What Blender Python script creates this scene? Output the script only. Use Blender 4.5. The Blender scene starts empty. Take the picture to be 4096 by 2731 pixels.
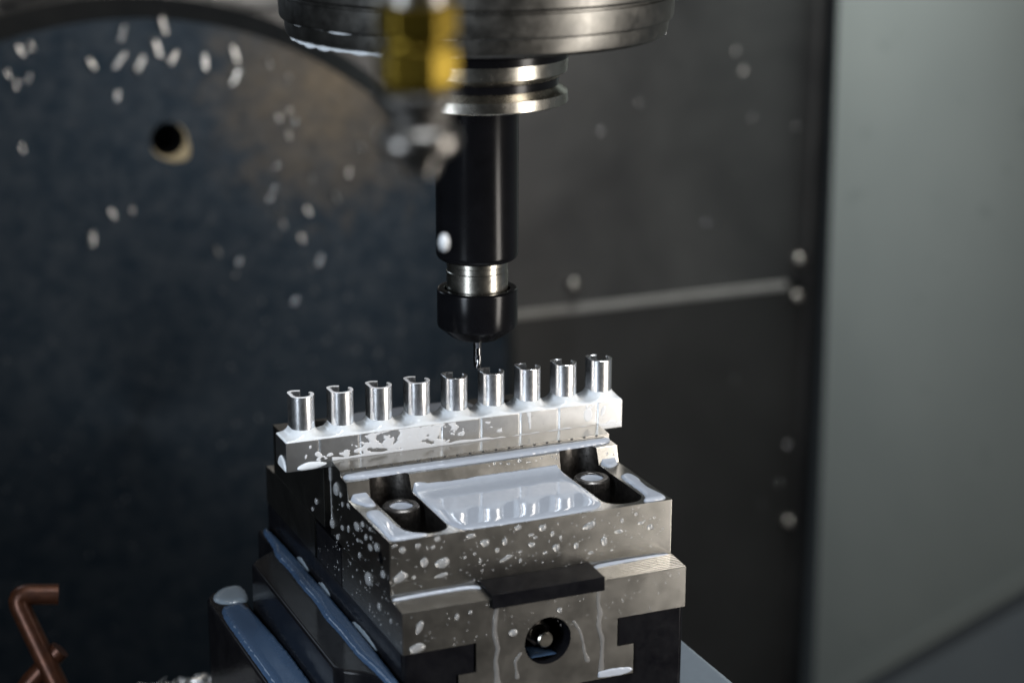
import bpy, bmesh, math, random
import numpy as np
from mathutils import Matrix, Vector, noise as mnoise
random.seed(7)
S = 0.001                      # everything below is written in millimetres
SC = bpy.context.scene
COL = SC.collection

# ------------------------------------------------------------------ camera, world, lamps, exposure
CP = Vector((-192.72, -479.48, 174.57))
RX = Vector((0.9195126, -0.3930523, 0.0025324))
RY = Vector((0.1071725, 0.2569094, 0.9604747))
RZ = Vector((0.3781673, 0.8828972, -0.2783559))
cam = bpy.data.cameras.new('camera')
camo = bpy.data.objects.new('camera', cam)
COL.objects.link(camo)
camo.matrix_world = Matrix(((RX.x, RY.x, -RZ.x, CP.x * S), (RX.y, RY.y, -RZ.y, CP.y * S),
                            (RX.z, RY.z, -RZ.z, CP.z * S), (0, 0, 0, 1)))
cam.sensor_width = 36
cam.lens = 8148.9 / 4096 * 36
cam.clip_start = 0.01
cam.clip_end = 20
cam.dof.use_dof = True
cam.dof.focus_distance = 0.541
cam.dof.aperture_fstop = 9.4
SC.camera = camo

SC.view_settings.view_transform = 'Standard'
SC.view_settings.look = 'None'
SC.view_settings.exposure = 0
SC.view_settings.gamma = 1
SC.cycles.use_denoising = True
SC.cycles.max_bounces = 10
SC.cycles.sample_clamp_indirect = 6
SC.cycles.caustics_reflective = False

W = bpy.data.worlds.new('World')
SC.world = W
W.use_nodes = True
W.node_tree.nodes['Background'].inputs[0].default_value = (0.75, 0.9, 1.0, 1)
W.node_tree.nodes['Background'].inputs[1].default_value = 0.018


def area(name, loc, aim, sx, sy, power, color, spread=180):
    l = bpy.data.lights.new(name, 'AREA')
    l.shape = 'RECTANGLE'
    l.size, l.size_y = sx * S, sy * S
    l.energy = power
    l.color = color
    l.spread = math.radians(spread)
    o = bpy.data.objects.new(name, l)
    COL.objects.link(o)
    o.location = Vector(loc) * S
    d = Vector(aim) - Vector(loc)
    o.rotation_euler = d.to_track_quat('-Z', 'Y').to_euler()
    return o


area('lamp_window_warm', (306, -338, 45), (0, 0, -10), 105, 520, 1.55, (1.0, 0.94, 0.87), 120)
area('lamp_added_rim_cool', (-165, 310, 150), (-40, 0, -50), 90, 110, 0.08, (0.72, 0.85, 1.0))  # added off-frame lamp, puts bluish glints on the black step edges
area('lamp_door_cool', (-400, -240, 90), (0, 0, -10), 105, 420, 0.46, (0.8, 0.89, 1.0), 70)
area('lamp_work', (30, -160, 520), (0, 10, 0), 260, 120, 0.47, (0.9, 0.95, 1.0), 75)
area('lamp_added_panel_fill', (285, 458, 370), (411, 472, -120), 120, 40, 0.6, (0.95, 1.0, 0.96), 85)  # added lamp above the frame, brightens the right side panel
area('lamp_added_back_fill', (-60, 150, 420), (60, 420, 0), 160, 80, .3, (1.0, 0.9, 0.75))  # added warm lamp above the frame, brightens the faceplate


# ------------------------------------------------------------------ helpers
FLATS = {'top_jaw', 'jaw_carrier', 'carrier_tongue', 'centre_block', 'vise_body', 'side_step', 'lower_step', 'base_plate', 'stop_plate', 'bar',
         'upper_hex_nut', 'lower_hex_nut', 'upper_panel', 'lower_panel', 'seam_strip', 'panel_sheet', 'chute_panel', 'chute_fold', 'hex_collar'}


def link(name, me, m=None, parent=None, loc=None):
    o = bpy.data.objects.new(name, me)
    COL.objects.link(o)
    if m is not None and me is not None and len(me.materials) == 0:
        me.materials.append(m)
    if loc is not None:
        o.location = Vector(loc) * S
    if parent is not None:
        o.parent = parent
        if name in FLATS:
            soften(o)
        if parent.parent is None:                # parts of a part share the part's origin
            o.matrix_parent_inverse = Matrix.Translation(-parent.location)
    return o


def soften(o):
    """flat faces stay flat next to rounded edges."""
    md = o.modifiers.new('weighted_normal', 'WEIGHTED_NORMAL')
    md.keep_sharp = True
    md.weight = 90
    return o


def tag(o, label=None, cat=None, group=None, kind=None):
    for k, v in (('label', label), ('category', cat), ('group', group), ('kind', kind)):
        if v:
            o[k] = v
    return o


def empty(name, loc, label, cat, group=None):
    o = bpy.data.objects.new(name, None)
    COL.objects.link(o)
    o.location = Vector(loc) * S
    o.empty_display_size = 0.01
    return tag(o, label, cat, group)


def finish(bm, name, smooth=35):
    bmesh.ops.recalc_face_normals(bm, faces=bm.faces)
    me = bpy.data.meshes.new(name)
    bm.to_mesh(me)
    bm.free()
    me.shade_smooth()
    me.set_sharp_from_angle(angle=math.radians(smooth))
    return me


def bevel_bm(bm, w, seg=2, ang=30, sel=None):
    bm.normal_update()
    es = []
    for e in bm.edges:
        if len(e.link_faces) == 2 and e.calc_face_angle(0) > math.radians(ang):
            if sel is None or sel(e):
                es.append(e)
    if es:
        bmesh.ops.bevel(bm, geom=es, offset=w * S, segments=seg, profile=0.5, affect='EDGES', clamp_overlap=True)


def prism(poly, a, b, axis='Z', bev=0, seg=2, holes=None):
    """poly: list of 2-D points in mm; extruded from a to b along axis."""
    bm = bmesh.new()

    def P(p, t):
        if axis == 'Z':
            q = (p[0], p[1], t)
        elif axis == 'X':
            q = (t, p[0], p[1])
        else:
            q = (p[0], t, p[1])
        return Vector(q) * S
    va = [bm.verts.new(P(p, a)) for p in poly]
    vb = [bm.verts.new(P(p, b)) for p in poly]
    n = len(poly)
    bm.faces.new(va)
    bm.faces.new(vb[::-1])
    for i in range(n):
        bm.faces.new((va[i], vb[i], vb[(i + 1) % n], va[(i + 1) % n]))
    bmesh.ops.recalc_face_normals(bm, faces=bm.faces)
    if bev:
        bevel_bm(bm, bev, seg)
    return bm


def box(x0, x1, y0, y1, z0, z1, bev=0.3, seg=2):
    return prism([(x0, y0), (x1, y0), (x1, y1), (x0, y1)], z0, z1, 'Z', bev, seg)


def lathe(prof, seg=96, axis='Z', c=(0, 0, 0), bm=None):
    bm = bm or bmesh.new()
    rings = []
    c = Vector(c)

    def P(r, t, a):
        u, v = r * math.cos(a), r * math.sin(a)
        if axis == 'Z':
            q = Vector((u, v, t))
        elif axis == 'Y':
            q = Vector((u, t, v))
        else:
            q = Vector((t, u, v))
        return (q + c) * S
    for r, t in prof:
        if r < 1e-6:
            rings.append([bm.verts.new(P(0, t, 0))])
        else:
            rings.append([bm.verts.new(P(r, t, 2 * math.pi * i / seg)) for i in range(seg)])
    for A, B in zip(rings, rings[1:]):
        for i in range(seg):
            j = (i + 1) % seg
            if len(A) == 1 and len(B) == 1:
                continue
            if len(A) == 1:
                bm.faces.new((A[0], B[i], B[j]))
            elif len(B) == 1:
                bm.faces.new((A[i], B[0], A[j]))
            else:
                bm.faces.new((A[i], B[i], B[j], A[j]))
    return bm


def tube(pts, rad, seg=14, bm=None, caps=True):
    """swept round tube through pts (mm); rad scalar or list."""
    bm = bm or bmesh.new()
    P = [Vector(p) for p in pts]
    R = rad if isinstance(rad, (list, tuple)) else [rad] * len(P)
    up = Vector((0.13, 0.31, 0.94)).normalized()
    rings = []
    for i, p in enumerate(P):
        d = (P[min(i + 1, len(P) - 1)] - P[max(i - 1, 0)]).normalized()
        a = (up - d * up.dot(d)).normalized()
        b = d.cross(a)
        up = a
        rings.append([bm.verts.new((p + R[i] * (a * math.cos(2 * math.pi * k / seg) + b * math.sin(2 * math.pi * k / seg))) * S)
                      for k in range(seg)])
    for A, B in zip(rings, rings[1:]):
        for i in range(seg):
            j = (i + 1) % seg
            bm.faces.new((A[i], B[i], B[j], A[j]))
    if caps:
        bm.faces.new(rings[0][::-1])
        bm.faces.new(rings[-1])
    return bm


def boolean(me, cutters, name):
    """cut meshes away; returns a new mesh."""
    o = bpy.data.objects.new('temporary', me)
    COL.objects.link(o)
    tmp = []
    for c in cutters:
        co = bpy.data.objects.new('temporary_cut', c)
        COL.objects.link(co)
        tmp.append(co)
        md = o.modifiers.new('b', 'BOOLEAN')
        md.operation = 'DIFFERENCE'
        md.solver = 'EXACT'
        md.material_mode = 'TRANSFER'
        md.object = co
    dg = bpy.context.evaluated_depsgraph_get()
    res = bpy.data.meshes.new_from_object(o.evaluated_get(dg))
    res.name = name
    for x in tmp + [o]:
        bpy.data.objects.remove(x)
    res.shade_smooth()
    res.set_sharp_from_angle(angle=math.radians(30))
    return res


def chaikin(P, n=2, closed=True):
    for _ in range(n):
        Q = []
        m = len(P)
        for i in range(m if closed else m - 1):
            a, b = P[i], P[(i + 1) % m]
            Q += [(a[0] * .75 + b[0] * .25, a[1] * .75 + b[1] * .25), (a[0] * .25 + b[0] * .75, a[1] * .25 + b[1] * .75)]
        P = Q
    return P


def sdf(U, V, poly):
    """signed distance, positive inside; U, V arrays."""
    P = np.array(poly, float)
    Q = np.roll(P, -1, 0)
    d = np.full(U.shape, 1e9)
    ins = np.zeros(U.shape, bool)
    for (x0, y0), (x1, y1) in zip(P, Q):
        ex, ey = x1 - x0, y1 - y0
        L = ex * ex + ey * ey + 1e-12
        t = np.clip(((U - x0) * ex + (V - y0) * ey) / L, 0, 1)
        d = np.minimum(d, np.hypot(U - x0 - t * ex, V - y0 - t * ey))
        cond = ((y0 > V) != (y1 > V)) & (U < (x1 - x0) * (V - y0) / (y1 - y0 + 1e-12) + x0)
        ins ^= cond
    return np.where(ins, d, -d)


def dist_line(U, V, pts):
    d = np.full(U.shape, 1e9)
    for (x0, y0), (x1, y1) in zip(pts, pts[1:]):
        ex, ey = x1 - x0, y1 - y0
        t = np.clip(((U - x0) * ex + (V - y0) * ey) / (ex * ex + ey * ey + 1e-12), 0, 1)
        d = np.minimum(d, np.hypot(U - x0 - t * ex, V - y0 - t * ey))
    return d


def nz(U, V, s, seed=0.0):
    out = np.empty(U.shape)
    f = out.ravel()
    for i, (u, v) in enumerate(zip(U.ravel(), V.ravel())):
        f[i] = mnoise.noise((u * s + seed, v * s - seed, seed * 1.7))
    return out


def fbm(U, V, s, seed=0.0, o=4):
    r = 0
    a = 1.0
    for k in range(o):
        r = r + a * nz(U, V, s * 2 ** k, seed + 11.3 * k)
        a *= .5
    return r


def blob(name, field, bounds, res, hfun, to3d):
    """liquid lying on a surface: marching-squares outline of field > 0, height hfun(d, u, v)."""
    u0, u1, v0, v1 = bounds
    nu, nv = int((u1 - u0) / res) + 2, int((v1 - v0) / res) + 2
    us, vs = np.linspace(u0, u1, nu), np.linspace(v0, v1, nv)
    U, V = np.meshgrid(us, vs, indexing='ij')
    D = field(U, V)
    H = hfun(D, U, V)
    verts, faces, key = [], [], {}

    def vert(k, u, v, h):
        if k not in key:
            key[k] = len(verts)
            verts.append(tuple(Vector(to3d(u, v, h)) * S))
        return key[k]
    for i in range(nu - 1):
        for j in range(nv - 1):
            c = [(i, j), (i + 1, j), (i + 1, j + 1), (i, j + 1)]
            ds = [D[q] for q in c]
            if max(ds) <= 0:
                continue
            f = []
            for k in range(4):
                a, b = c[k], c[(k + 1) % 4]
                da, db = ds[k], ds[(k + 1) % 4]
                if da > 0:
                    f.append(vert(a, us[a[0]], vs[a[1]], H[a]))
                if (da > 0) != (db > 0):
                    t = da / (da - db)
                    t = min(max(t, .02), .98)
                    kk = (min(a, b), max(a, b))
                    f.append(vert(kk, us[a[0]] + t * (us[b[0]] - us[a[0]]), vs[a[1]] + t * (vs[b[1]] - vs[a[1]]), 0.0))
            if len(f) >= 3:
                faces.append(f)
    me = bpy.data.meshes.new(name)
    me.from_pydata(verts, [], faces)
    bm = bmesh.new()
    bm.from_mesh(me)
    bmesh.ops.recalc_face_normals(bm, faces=bm.faces)
    bm.to_mesh(me)
    bm.free()
    me.shade_smooth()
    return me


def dome(H, L):
    return lambda D, U, V: H * np.sqrt(np.clip(1 - (1 - np.clip(D / L, 0, 1)) ** 2, 0, 1)) + 0.01


# ------------------------------------------------------------------ materials
def new_mat(name):
    m = bpy.data.materials.new(name)
    m.use_nodes = True
    nt = m.node_tree
    return m, nt, nt.nodes['Principled BSDF']


def coords(nt, scale=(1, 1, 1)):
    tc = nt.nodes.new('ShaderNodeTexCoord')
    mp = nt.nodes.new('ShaderNodeMapping')
    mp.inputs['Scale'].default_value = [1000 * s for s in scale]
    nt.links.new(tc.outputs['Object'], mp.inputs['Vector'])
    return mp.outputs['Vector']


def noise_node(nt, scale=(1, 1, 1), s=1.0, detail=4, rough=.55, dist=0):
    n = nt.nodes.new('ShaderNodeTexNoise')
    n.inputs['Scale'].default_value = s
    n.inputs['Detail'].default_value = detail
    n.inputs['Roughness'].default_value = rough
    n.inputs['Distortion'].default_value = dist
    nt.links.new(coords(nt, scale), n.inputs['Vector'])
    return n.outputs['Fac']


def ramp(nt, fac, stops):
    r = nt.nodes.new('ShaderNodeValToRGB')
    e = r.color_ramp.elements
    while len(e) < len(stops):
        e.new(.5)
    for q, (p, c) in zip(e, stops):
        q.position = p
        q.color = (*c, 1) if isinstance(c, (tuple, list)) else (c, c, c, 1)
    nt.links.new(fac, r.inputs['Fac'])
    return r.outputs['Color']


def bump(nt, fac, strength, dist=0.02, prev=None):
    b = nt.nodes.new('ShaderNodeBump')
    b.inputs['Strength'].default_value = strength
    b.inputs['Distance'].default_value = dist * S
    nt.links.new(fac, b.inputs['Height'])
    if prev is not None:
        nt.links.new(prev, b.inputs['Normal'])
    return b.outputs['Normal']


def metal(name, c0, c1, r0, r1, brush=(0.04, 1, 3), bs=.25, stain=.12, metallic=1.0, aniso=0, tangent=None, spot=None):
    m, nt, p = new_mat(name)
    n = noise_node(nt, (1, 1, 1), stain, 5, .6, .4)
    col = ramp(nt, n, [(.3, c0), (.7, c1)])
    nt.links.new(col, p.inputs['Base Color'])
    n2 = noise_node(nt, (1, 1, 1), stain * 2.3, 6, .65)
    nt.links.new(ramp(nt, n2, [(.3, r0), (.7, r1)]), p.inputs['Roughness'])
    p.inputs['Metallic'].default_value = metallic
    b = bump(nt, noise_node(nt, brush, 2.0, 3, .6), bs, .02)
    if not aniso:
        b = bump(nt, noise_node(nt, (1, 1, 1), .5, 5, .7), bs * .35, .03, b)
    nt.links.new(b, p.inputs['Normal'])
    if aniso:
        p.inputs['Anisotropic'].default_value = aniso
        t = nt.nodes.new('ShaderNodeTangent')
        t.direction_type = 'RADIAL'
        t.axis = tangent
        nt.links.new(t.outputs[0], p.inputs['Tangent'])
    return m


STEEL = metal('ground_steel', (.355, .345, .32), (.425, .412, .385), .215, .275, (.05, 1, 2.5), .12, .06)
STEEL_DARK = metal('dark_steel', (.2, .18, .16), (.3, .27, .24), .28, .42, (1, .05, 2.5), .2, .1)
STEEL_TURN = metal('turned_steel', (.36, .34, .30), (.46, .44, .39), .2, .3, (.02, .02, 3), .25, .1)
ALU = metal('machined_aluminium', (.9, .9, .91), (.97, .97, .98), .2, .27, (.02, .02, 3), .12, .3, aniso=.6, tangent='Z')
ALU_RIM = metal('bright_rim', (.8, .8, .82), (.9, .9, .91), .45, .55, (1, 1, 1), .2, .3, metallic=.15)
ALU_SHINY = metal('polished_rim', (.85, .85, .87), (.95, .95, .96), .25, .3, (1, 1, 1), .1, .3)
ALU_BAR = metal('brushed_aluminium', (.36, .365, .37), (.41, .415, .42), .31, .35, (.08, .08, 4), .15, .3)
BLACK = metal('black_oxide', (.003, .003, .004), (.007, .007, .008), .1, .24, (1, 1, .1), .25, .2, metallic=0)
BLACK_SHANK = metal('black_shank', (.003, .003, .0035), (.005, .005, .006), .18, .22, (.05, .05, 4), .1, .1, metallic=0)
BLACK.node_tree.nodes['Principled BSDF'].inputs['Specular IOR Level'].default_value = .1
BLACK_SHANK.node_tree.nodes['Principled BSDF'].inputs['Specular IOR Level'].default_value = .16
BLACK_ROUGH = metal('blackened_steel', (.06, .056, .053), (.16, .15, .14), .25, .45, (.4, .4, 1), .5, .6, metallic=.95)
NOSE = metal('oily_spindle_steel', (.095, .093, .087), (.155, .15, .138), .32, .46, (.02, .02, 3), .2, .12)
CARBIDE = metal('carbide', (.16, .16, .165), (.2, .2, .205), .1, .16, (1, 1, 1), .05, .2)
BRASS = metal('brass', (.17, .115, .016), (.2, .14, .022), .38, .48, (1, 1, .5), .2, .2)
CHROME = metal('nickel', (.24, .225, .21), (.3, .285, .265), .28, .36, (1, 1, 1), .15, .3)
NICKEL_DULL = metal('dull_nickel', (.1, .095, .09), (.14, .135, .125), .45, .55, (1, 1, 1), .1, .3)
COPPER = metal('brown_copper', (.04, .014, .007), (.085, .03, .014), .3, .45, (1, 1, 1), .3, .3, metallic=.55)
CHIP = metal('bright_chip', (.9, .9, .9), (.97, .96, .94), .12, .28, (1, 1, 1), .2, .5, metallic=.85)


def coolant_mat(name, col, opacity=1.0, rough=.03, sss=.15):
    m, nt, p = new_mat(name)
    n = noise_node(nt, (1, 1, 1), .35, 3, .5, .6)
    nt.links.new(ramp(nt, n, [(.3, tuple(c * .94 for c in col)), (.7, col)]), p.inputs['Base Color'])
    p.inputs['Roughness'].default_value = rough
    p.inputs['IOR'].default_value = 1.34
    p.inputs['Subsurface Weight'].default_value = sss
    p.inputs['Subsurface Radius'].default_value = (1, 1, 1.2)
    p.inputs['Subsurface Scale'].default_value = 0.6 * S
    if opacity < 1:
        out = nt.nodes['Material Output']
        t = nt.nodes.new('ShaderNodeBsdfTransparent')
        mx = nt.nodes.new('ShaderNodeMixShader')
        mx.inputs[0].default_value = opacity
        nt.links.new(t.outputs[0], mx.inputs[1])
        nt.links.new(p.outputs[0], mx.inputs[2])
        nt.links.new(mx.outputs[0], out.inputs['Surface'])
    return m


COOLANT = coolant_mat('milky_coolant', (.62, .645, .665))
POOL = coolant_mat('thin_milky_coolant', (.31, .335, .38), 1, .02, .05)
for q in (POOL, COOLANT):
    q.node_tree.nodes['Principled BSDF'].inputs['IOR'].default_value = 1.42
    q.node_tree.links.new(bump(q.node_tree, noise_node(q.node_tree, (1, 1, 1), .16, 2), .18, .25), q.node_tree.nodes['Principled BSDF'].inputs['Normal'])
DROP = coolant_mat('thin_coolant', (.62, .63, .64), 1, .04, 0)
DROP.node_tree.nodes['Principled BSDF'].inputs['Transmission Weight'].default_value = .72
SPECK = coolant_mat('wet_speck', (.2, .21, .22), .5, .05, 0)
RUN = coolant_mat('clear_coolant', (.4, .4, .4), .22, .05, 0)
FILM = coolant_mat('coolant_film', (.84, .85, .87), .6, .08, 0)
SHADED = coolant_mat('shaded_blue_coolant', (.036, .064, .115), .9, .03, 0)  # milky coolant in shade, its dimness and blue reflection put into the colour
PALE = coolant_mat('pale_blue_coolant', (.15, .18, .21), 1, .04, 0)


def paint(name, c0, c1, r, s=.02, spots=None, bs=.15, metallic=0.0):
    m, nt, p = new_mat(name)
    n = noise_node(nt, (1, 1, 1), s, 4, .6)
    col = ramp(nt, n, [(.3, c0), (.7, c1)])
    if spots:
        n3 = noise_node(nt, (1, 1, 1), spots[0], 1, .4)
        f = ramp(nt, n3, [(spots[1], 0.0), (spots[1] + .05, 1.0)])
        mx = nt.nodes.new('ShaderNodeMix')
        mx.data_type = 'RGBA'
        nt.links.new(f, mx.inputs['Factor'])
        nt.links.new(col, mx.inputs['A'])
        mx.inputs['B'].default_value = (*spots[2], 1)
        col = mx.outputs['Result']
    nt.links.new(col, p.inputs['Base Color'])
    p.inputs['Roughness'].default_value = r
    p.inputs['Metallic'].default_value = metallic
    nt.links.new(bump(nt, noise_node(nt, (1, 1, 1), .5, 3), bs, .05), p.inputs['Normal'])
    return m


PANEL = paint('grey_green_paint', (.32, .345, .335), (.35, .375, .362), .5, .012, (.06, .72, (.29, .315, .305)))
PANEL_LOW = paint('blue_grey_paint', (.25, .28, .31), (.28, .31, .335), .45, .02)
FACE = metal('faceplate_steel', (.009, .0165, .026), (.026, .034, .044), .38, .48, (.3, .3, .3), .6, .12, metallic=.85, aniso=.3, tangent='Y')
FACE.node_tree.nodes['Principled BSDF'].inputs['Specular IOR Level'].default_value = .25


def warm_glow_patch(m, c, rad, col):
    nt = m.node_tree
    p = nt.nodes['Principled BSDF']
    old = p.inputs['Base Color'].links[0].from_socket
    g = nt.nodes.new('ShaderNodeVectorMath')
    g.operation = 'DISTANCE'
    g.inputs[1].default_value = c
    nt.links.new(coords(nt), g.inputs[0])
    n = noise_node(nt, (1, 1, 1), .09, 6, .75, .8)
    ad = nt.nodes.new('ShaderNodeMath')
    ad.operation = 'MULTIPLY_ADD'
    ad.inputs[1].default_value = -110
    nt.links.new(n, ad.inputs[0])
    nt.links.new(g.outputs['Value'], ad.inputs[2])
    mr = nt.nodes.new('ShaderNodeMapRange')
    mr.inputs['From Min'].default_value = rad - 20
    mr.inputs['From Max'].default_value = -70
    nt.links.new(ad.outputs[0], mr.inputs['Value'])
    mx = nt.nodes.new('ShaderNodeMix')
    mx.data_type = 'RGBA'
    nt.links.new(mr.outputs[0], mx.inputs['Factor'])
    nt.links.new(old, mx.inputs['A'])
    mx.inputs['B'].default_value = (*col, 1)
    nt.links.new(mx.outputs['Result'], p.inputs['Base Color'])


warm_glow_patch(FACE, (104, 420, 26), 36, (.095, .08, .06))  # warm reflection on the plate's upper right, painted into the base colour
FACE_RIM = metal('faceplate_rim', (.02, .023, .027), (.03, .033, .036), .4, .5, (1, 1, 1), .1, .1, metallic=.4)
WALL = metal('stainless_wall', (.07, .07, .074), (.15, .15, .15), .38, .5, (.3, .3, .01), .35, .01, metallic=.8)
WALL_LOW = metal('shaded_wall_sheet', (.06, .06, .06), (.085, .085, .085), .42, .52, (.3, .3, .01), .3, .01, metallic=.7)  # lower wall: its falloff into shade put into a darker base colour
SEAM = paint('painted_seam_glint', (.3, .29, .275), (.36, .35, .335), .35, .05)  # reflection on the seam's bevel put into a pale base colour
RESIDUE = paint('tan_residue', (.5, .42, .27), (.36, .29, .17), .7, .3)
DARK = paint('dark_cavity', (.004, .004, .005), (.006, .006, .007), .6)
BED = metal('machine_bed_steel', (.03, .033, .036), (.07, .07, .07), .4, .6, (1, 1, 1), .3, .06, metallic=.5)

# ------------------------------------------------------------------ vise
YM = 9.16                                                   # the two jaws mirror about YM / 2
VISE = empty('machine_vise', (0, 4.6, -110), 'steel machine vise with black body clamping the aluminium bar, wet with coolant', 'vise')


def mir(p, m):
    return (YM - p[0], p[1]) if m else p


def rr(x0, x1, y0, y1, r0, r1, n=8):
    """slot outline: corner radius r0 at the y0 end, r1 at the y1 end."""
    P = []
    for (cx, cy, a0, r) in ((x0 + r0, y0 + r0, 180, r0), (x1 - r0, y0 + r0, 270, r0), (x1 - r1, y1 - r1, 0, r1), (x0 + r1, y1 - r1, 90, r1)):
        for k in range(n + 1):
            a = math.radians(a0 + 90 * k / n)
            P.append((cx + r * math.cos(a), cy + r * math.sin(a)))
    return P


def flip_y(bm, m):
    if m:
        for v in bm.verts:
            v.co.y = YM * S - v.co.y
        bmesh.ops.recalc_face_normals(bm, faces=bm.faces)
    return bm


def make_jaw(m):
    prof = [(1.94, -24.4), (1.94, -4.88), (0, -4.88), (0, -3.2), (-6.93, -3.62), (-7.2, -5.25), (-11.9, -5.31), (-13.36, -9.79),
            (-44.28, -9.79), (-44.28, -24.47)]
    bm = flip_y(prism(prof, -38.5, 38.5, 'X', .16, 2), m)
    me = finish(bm, 'top_jaw', 30)
    me.materials.append(STEEL)
    cuts = []
    for sx in (-1, 1):
        x0, x1 = (21.2, 32.5) if sx > 0 else (-32.5, -21.2)
        c = flip_y(prism(rr(x0, x1, -42.4, -7.9, 4.6, 5.5, 8), -19.5, 5, 'Z'), m)
        bmesh.ops.recalc_face_normals(c, faces=c.faces)
        cm = bpy.data.meshes.new('c')
        c.to_mesh(cm)
        c.free()
        cm.materials.append(BLACK_ROUGH)  # slot walls: dark stain plus the shade inside, put into the colour
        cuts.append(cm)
    hx = lathe([(0, -39), (1.6, -39), (1.6, -33), (0, -33)], 24, 'X', (0, -37.73 if not m else YM + 37.73, -16.2))
    bmesh.ops.recalc_face_normals(hx, faces=hx.faces)
    cm = bpy.data.meshes.new('c')
    hx.to_mesh(cm)
    hx.free()
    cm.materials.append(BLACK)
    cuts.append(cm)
    me = boolean(me, cuts, 'top_jaw')
    jaw = link('top_jaw', me, None, VISE)
    # half-round teeth under the grip lip
    tb = bmesh.new()
    lathe([(0, -.3), (.32, -.3), (.42, -.2), (.42, .06), (0, .14)], 12, 'Z', (0, 0, 0), tb)
    tme = finish(tb, 'grip_tooth', 40)
    tme.materials.append(BLACK_ROUGH)
    for k in range(20):
        x = -35.2 + k * 3.68
        y = -6.9
        t = bpy.data.objects.new('grip_tooth', tme)
        COL.objects.link(t)
        t.parent = jaw
        t.location = Vector((x, (YM - y) if m else y, -3.75)) * S
    # carrier: T-shaped slide with a serrated ledge
    lp = [(-44.28, -24.5)]
    n = 9
    for k in range(n):
        y = -44.6 - 8.0 * k / n
        z = -24.52 - .5 * k / n
        lp += [(y - .02, z), (y - .5, z - .03), (y - .64, z - .22), (y - .78, z - .06)]
    lp += [(-52.77, -25.1), (-52.77, -36.02), (-7.07, -36.02), (-7.07, -24.5)]
    top = flip_y(prism(lp, -38.5, 38.5, 'X', 0), m)
    me = finish(top, 'jaw_carrier', 20)
    me.materials.append(STEEL)
    # tongue
    tp = [(-19.3, -36.0), (19.3, -36.0), (19.3, -43.8), (24, -43.8), (24, -52), (-24, -52), (-24, -43.8), (-19.3, -43.8)]
    tg = flip_y(prism(tp, -52.77, -7.07, 'Y', 0), m)
    tme = finish(tg, 't', 30)
    tme.materials.append(STEEL)
    # hole for the spindle screw, cut through both
    hole = bmesh.new()
    lathe([(0, -60), (6.3, -60), (6.3, -38), (0, -38)], 48, 'Y', (0, 0, -38.8), hole)
    flip_y(hole, m)
    bmesh.ops.recalc_face_normals(hole, faces=hole.faces)
    hm = bpy.data.meshes.new('h')
    hole.to_mesh(hm)
    hole.free()
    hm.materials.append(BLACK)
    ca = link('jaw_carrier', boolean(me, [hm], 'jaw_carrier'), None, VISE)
    link('carrier_tongue', boolean(tme, [hm], 'carrier_tongue'), None, ca)
    # socket screws
    for sx in (-1, 1):
        cx = sx * 26.85
        cy = -20.7 if not m else YM + 20.7
        hb = bmesh.new()
        N = 120
        pr = [(3.05, -12.6), (3.05, -10.05), (3.15, -9.95), (4.35, -9.9), (4.75, -10.3), (4.9, -10.9), (4.9, -16.2), (3.0, -16.4), (3.0, -19.6)]
        lathe([(0, -12.6)] + pr + [(0, -19.6)], N, 'Z', (cx, cy, 0), hb)
        for v in hb.verts:                                   # knurling
            p = v.co / S - Vector((cx, cy, 0))
            r = math.hypot(p.x, p.y)
            if r > 4.8 and p.z < -10.6:
                a = round(math.atan2(p.y, p.x) / (2 * math.pi / N))
                if a % 2:
                    v.co.x = (cx + p.x * .965) * S
                    v.co.y = (cy + p.y * .965) * S
        sc = link('socket_screw', finish(hb, 'socket_screw', 40), BLACK_ROUGH, VISE)
        pm = blob('socket_coolant', lambda U, V: 3.1 - np.hypot(U - cx, V - cy), (cx - 3.2, cx + 3.2, cy - 3.2, cy + 3.2), .2,
                  lambda D, U, V: .25 * np.exp(-D / .5), lambda u, v, h: (u, v, -10.75 + h * 2))
        link('socket_coolant', pm, POOL, sc)
    return jaw


make_jaw(False)
make_jaw(True)
link('centre_block', finish(box(-38.35, 38.35, -5.9, 15.2, -36.2, -25.6, .25), 'centre_block'), BLACK, VISE)
bp = [(-38.5, -36.1), (-19.7, -36.1), (-19.7, -44.2), (-24.4, -44.2), (-24.4, -52.4), (24.4, -52.4), (24.4, -44.2), (19.7, -44.2), (19.7, -36.1),
      (38.5, -36.1), (38.5, -110), (-38.5, -110)]
b = prism(bp, -52.3, 62.4, 'Y', 0)
bevel_bm(b, 1.3, 3, 30, lambda e: abs(e.verts[0].co.x) > .038 and abs(e.verts[1].co.x) > .038 and abs(e.verts[0].co.x - e.verts[1].co.x) < 1e-5
         and abs(e.verts[0].co.y - e.verts[1].co.y) < 1e-5)
link('vise_body', finish(b, 'vise_body'), BLACK, VISE)
s1 = [(-38.6, 60), (-42.3, 60), (-42.4, 43.5), (-49.6, 38), (-51, 35.5), (-51, -36), (-49.6, -39.4), (-45.5, -42.4), (-42.8, -47), (-42.6, -58), (-38.6, -58)]
link('side_step', finish(prism(s1, -110, -43.6, 'Z', .9, 3), 'side_step', 50), BLACK, VISE)
s2 = [(-51.05, 54), (-55, 54), (-58.6, 51.5), (-61, 48), (-61.6, 44), (-61.6, -70), (-51.05, -70)]
link('lower_step', finish(prism(s2, -110, -57.2, 'Z', .9, 3), 'lower_step', 50), BLACK, VISE)
link('base_plate', finish(box(38.6, 59.8, -70, 48, -110, -66, .9, 3), 'base_plate', 50), BLACK, VISE)
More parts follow.
